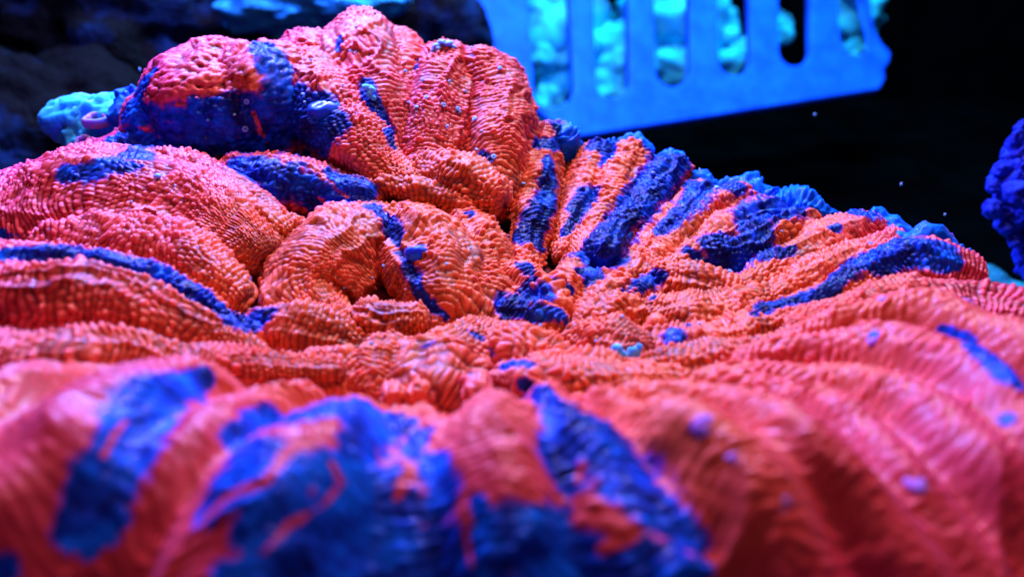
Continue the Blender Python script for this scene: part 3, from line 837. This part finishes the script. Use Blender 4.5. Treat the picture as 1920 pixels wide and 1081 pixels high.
# slotted plastic basket
O0 = P(1062, 262, 25.0); XA = P(1650, 168, 28.0) - O0; YA = P(897, 0, 25.4) - O0
NA = np.cross(XA, YA); NA /= np.linalg.norm(NA)
XA = XA / np.linalg.norm(XA); YB = np.cross(NA, XA)
def on_panel(u, v):
    d = P(u, v, 1.0) - CAM
    t = ((O0 - CAM) @ NA) / (d @ NA)
    q = CAM + d * t - O0
    return (float(q @ XA), float(q @ YB))
M_PLASTIC = soft_material('basket_plastic', (0.004, 0.075, 0.75), 0.45, 0.15, (0.2, 0.2, 0.4), bump=0.1, scale=0.8, spec=0.3, color2=(0.005, 0.10, 0.88))
_t = M_PLASTIC.node_tree
_tc = _t.nodes.new('ShaderNodeTexCoord'); _n = _t.nodes.new('ShaderNodeTexNoise'); _r = _t.nodes.new('ShaderNodeValToRGB')
_n.inputs['Scale'].default_value = 1.7; _n.inputs['Detail'].default_value = 8; _n.inputs['Roughness'].default_value = 0.7
_r.color_ramp.elements[0].position = 0.36; _r.color_ramp.elements[0].color = (0.006, 0.075, 0.60, 1)
_r.color_ramp.elements[1].position = 0.62; _r.color_ramp.elements[1].color = (0.010, 0.13, 0.90, 1)
_t.links.new(_tc.outputs['Object'], _n.inputs['Vector']); _t.links.new(_n.outputs['Fac'], _r.inputs[0])
_t.links.new(_r.outputs[0], M_PLASTIC.node_tree.nodes['Principled BSDF'].inputs['Base Color'])
bk = empty('basket', Vector(O0))
tag(bk, 'blue lit plastic basket with a row of tall rounded slots, standing behind the coral', 'basket')
cu = bpy.data.curves.new('slotted_side', 'CURVE')
cu.dimensions = '2D'; cu.fill_mode = 'BOTH'; cu.extrude = 0.10; cu.bevel_depth = 0.08; cu.bevel_resolution = 3
def poly(pts):
    sp = cu.splines.new('POLY'); sp.points.add(len(pts) - 1); sp.use_cyclic_u = True
    for p_, q in zip(sp.points, pts): p_.co = (q[0], q[1], 0, 1)
poly([on_panel(*q) for q in [(1062,258),(1300,222),(1500,190),(1640,168),(1650,150),(1648,132),(1658,118),(1660,104),(1645,88),(1632,66),(1622,30),(1612,-10),(1606,-80),(860,-80),(893,0),(920,80),(960,150),(1000,200)]])
SLOTS = [(1022,1036,42,212),(1140,1146,36,194),(1254,1258,37,172),(1369,1374,34,152),(1484,1486,34,133),(1588,1600,31,110)]
for xt, xb, hw, bot in SLOTS:
    c = [(xb + hw * math.cos(a), bot - hw + hw * math.sin(a)) for a in np.linspace(0, math.pi, 12)]
    poly([on_panel(*q) for q in [(xt + hw, -60)] + c + [(xt - hw, -60)]])
cu.materials.append(M_PLASTIC)
tmp = bpy.data.objects.new('slotted_side', cu)
COL.objects.link(tmp)
dg = bpy.context.evaluated_depsgraph_get()
me = bpy.data.meshes.new_from_object(tmp.evaluated_get(dg))
bpy.data.objects.remove(tmp); bpy.data.curves.remove(cu)
side = bpy.data.objects.new('slotted_side', me)
COL.objects.link(side)
side.parent = bk
from mathutils import Matrix
side.matrix_local = Matrix(((XA[0], YB[0], NA[0], 0), (XA[1], YB[1], NA[1], 0), (XA[2], YB[2], NA[2], 0), (0, 0, 0, 1)))
# rubble kept in the basket
M_PALE = soft_material('pale_cyan_rubble', (0.02, 0.6, 0.9), 0.6, 0.2, bump=0.6, scale=1.2, color2=(0.06, 0.9, 0.95), spec=0.15)
for k, (u, v, r, lab) in enumerate([
    (1000,40,70,'pale cyan rubble piece high behind the leftmost slot of the basket'),(1035,110,44,'pale cyan rubble piece in the lower half of the leftmost slot'),
    (1030,205,22,'small pale cyan rubble piece at the foot of the leftmost slot'),(1150,120,42,'pale cyan rubble piece filling the foot of the second slot'),
    (1150,180,24,'small cyan rubble piece at the very bottom of the second slot'),(1255,30,60,'pale blue rubble piece high behind the third slot'),
    (1265,130,30,'blue rubble piece low behind the third slot'),(1348,60,26,'cyan rubble piece at the left of the fourth slot'),
    (1382,125,26,'curled cyan rubble piece at the foot of the fourth slot'),(1462,60,20,'thin cyan rubble piece at the left edge of the fifth slot'),
    (1600,20,46,'pale cyan rubble piece behind the rightmost slot'),(1605,95,16,'small cyan rubble piece at the foot of the rightmost slot')]):
    vv, ff = ball((0, 0, 0), r * 1.55 * 27.0 / FPX, 32, 0.35, k + 5, 1.6, axes=(1, .6, 1.1), fine=.08)
    o = mesh_np('rubble', vv, ff, M_PALE)
    o.location = Vector(P(u, v, 27.6 + (u - 1062) / 600 * 2.9))
    tag(o, lab, 'rubble', 'rubble pieces in the basket')

# rocks behind, ledge, floor and back wall
def rock_material(name, dark, pale, lo, hi, scale=0.6):
    k = NT(name)
    n = k.noise(scale, 5)
    c = k.ramp(n, [(lo, dark), (hi, pale)])
    k.link(c, k.b.inputs['Base Color'])
    k.b.inputs['Roughness'].default_value = 0.8
    k.b.inputs['Specular IOR Level'].default_value = 0.1
    k.bump(k.noise(5, 5), 0.8, 0.2)
    return k.m
M_ROCK = rock_material('dark_live_rock', (0.0015, 0.0018, 0.003), (0.002, 0.03, 0.13), 0.52, 0.75)
M_ROCKB = rock_material('blue_film_rock', (0.01, 0.16, 0.5), (0.04, 0.6, 0.95), 0.35, 0.6, 0.9)
def rock(name, u, v, d, r, mat, lab, axes=(1, 1, 1), seed=1, lump=.3):
    vv, ff = ball((0, 0, 0), r * d / FPX, 70, lump, seed, 1.5, axes=axes, fine=.05)
    o = mesh_np(name, vv, ff, mat)
    o.location = Vector(P(u, v, d))
    tag(o, lab, 'rock')
rock('rock', 60, 330, 21, 230, M_ROCK, 'dark rock with faint blue film in the shade behind the left rim', (1.1, .7, 1), 3)
rock('rock', 230, 60, 23, 260, M_ROCK, 'big dark rock filling the upper left of the background', (1.3, .7, .8), 8)
rock('rock', 590, -14, 21, 108, M_ROCKB, 'bright blue rock glowing above the left lobes at the top edge', (1.7, .7, .75), 12)
rock('rock', 790, 70, 24, 130, M_ROCK, 'dark rock with teal patches between the top lobe and the basket', (1, .6, .9), 21)
M_LEDGE = rock_material('teal_crust', (0.004, 0.08, 0.14), (0.02, 0.30, 0.36), 0.4, 0.7, 1.5)
gx, gy = np.meshgrid(np.linspace(4.5, 14, 120), np.linspace(9, 15.6, 80))
ee = smooth((15.2 - gy + 0.4 * vnoise(np.stack([gx, gx * 0, gx * 0], -1) * 1.1)) / 0.4)
gz = -3.3 + 0.14 * fbm(np.stack([gx, gy, gx * 0], -1) * 2, 4) - 3.5 * (1 - ee)
o = mesh_np('ledge', np.stack([gx, gy, gz], -1).reshape(-1, 3), grid_faces(80, 120, False), M_LEDGE)
tag(o, kind='structure')
M_BLACK = rock_material('dark_sand', (0.0008, 0.0008, 0.001), (0.0015, 0.002, 0.003), 0.4, 0.7)
M_BLACK.node_tree.nodes['Principled BSDF'].inputs['Specular IOR Level'].default_value = 0.0
o = mesh_np('aquarium_floor', np.array([(-40, -4, -7.5), (40, -4, -7.5), (40, 40, -7.5), (-40, 40, -7.5)], float), np.array([[0, 1, 2, 3]]), M_BLACK, shade=False)
tag(o, kind='structure')
o = mesh_np('aquarium_back_wall', np.array([(-40, 39, -7.5), (40, 39, -7.5), (40, 39, 30), (-40, 39, 30)], float), np.array([[0, 1, 2, 3]]), M_BLACK, shade=False)
tag(o, kind='structure')
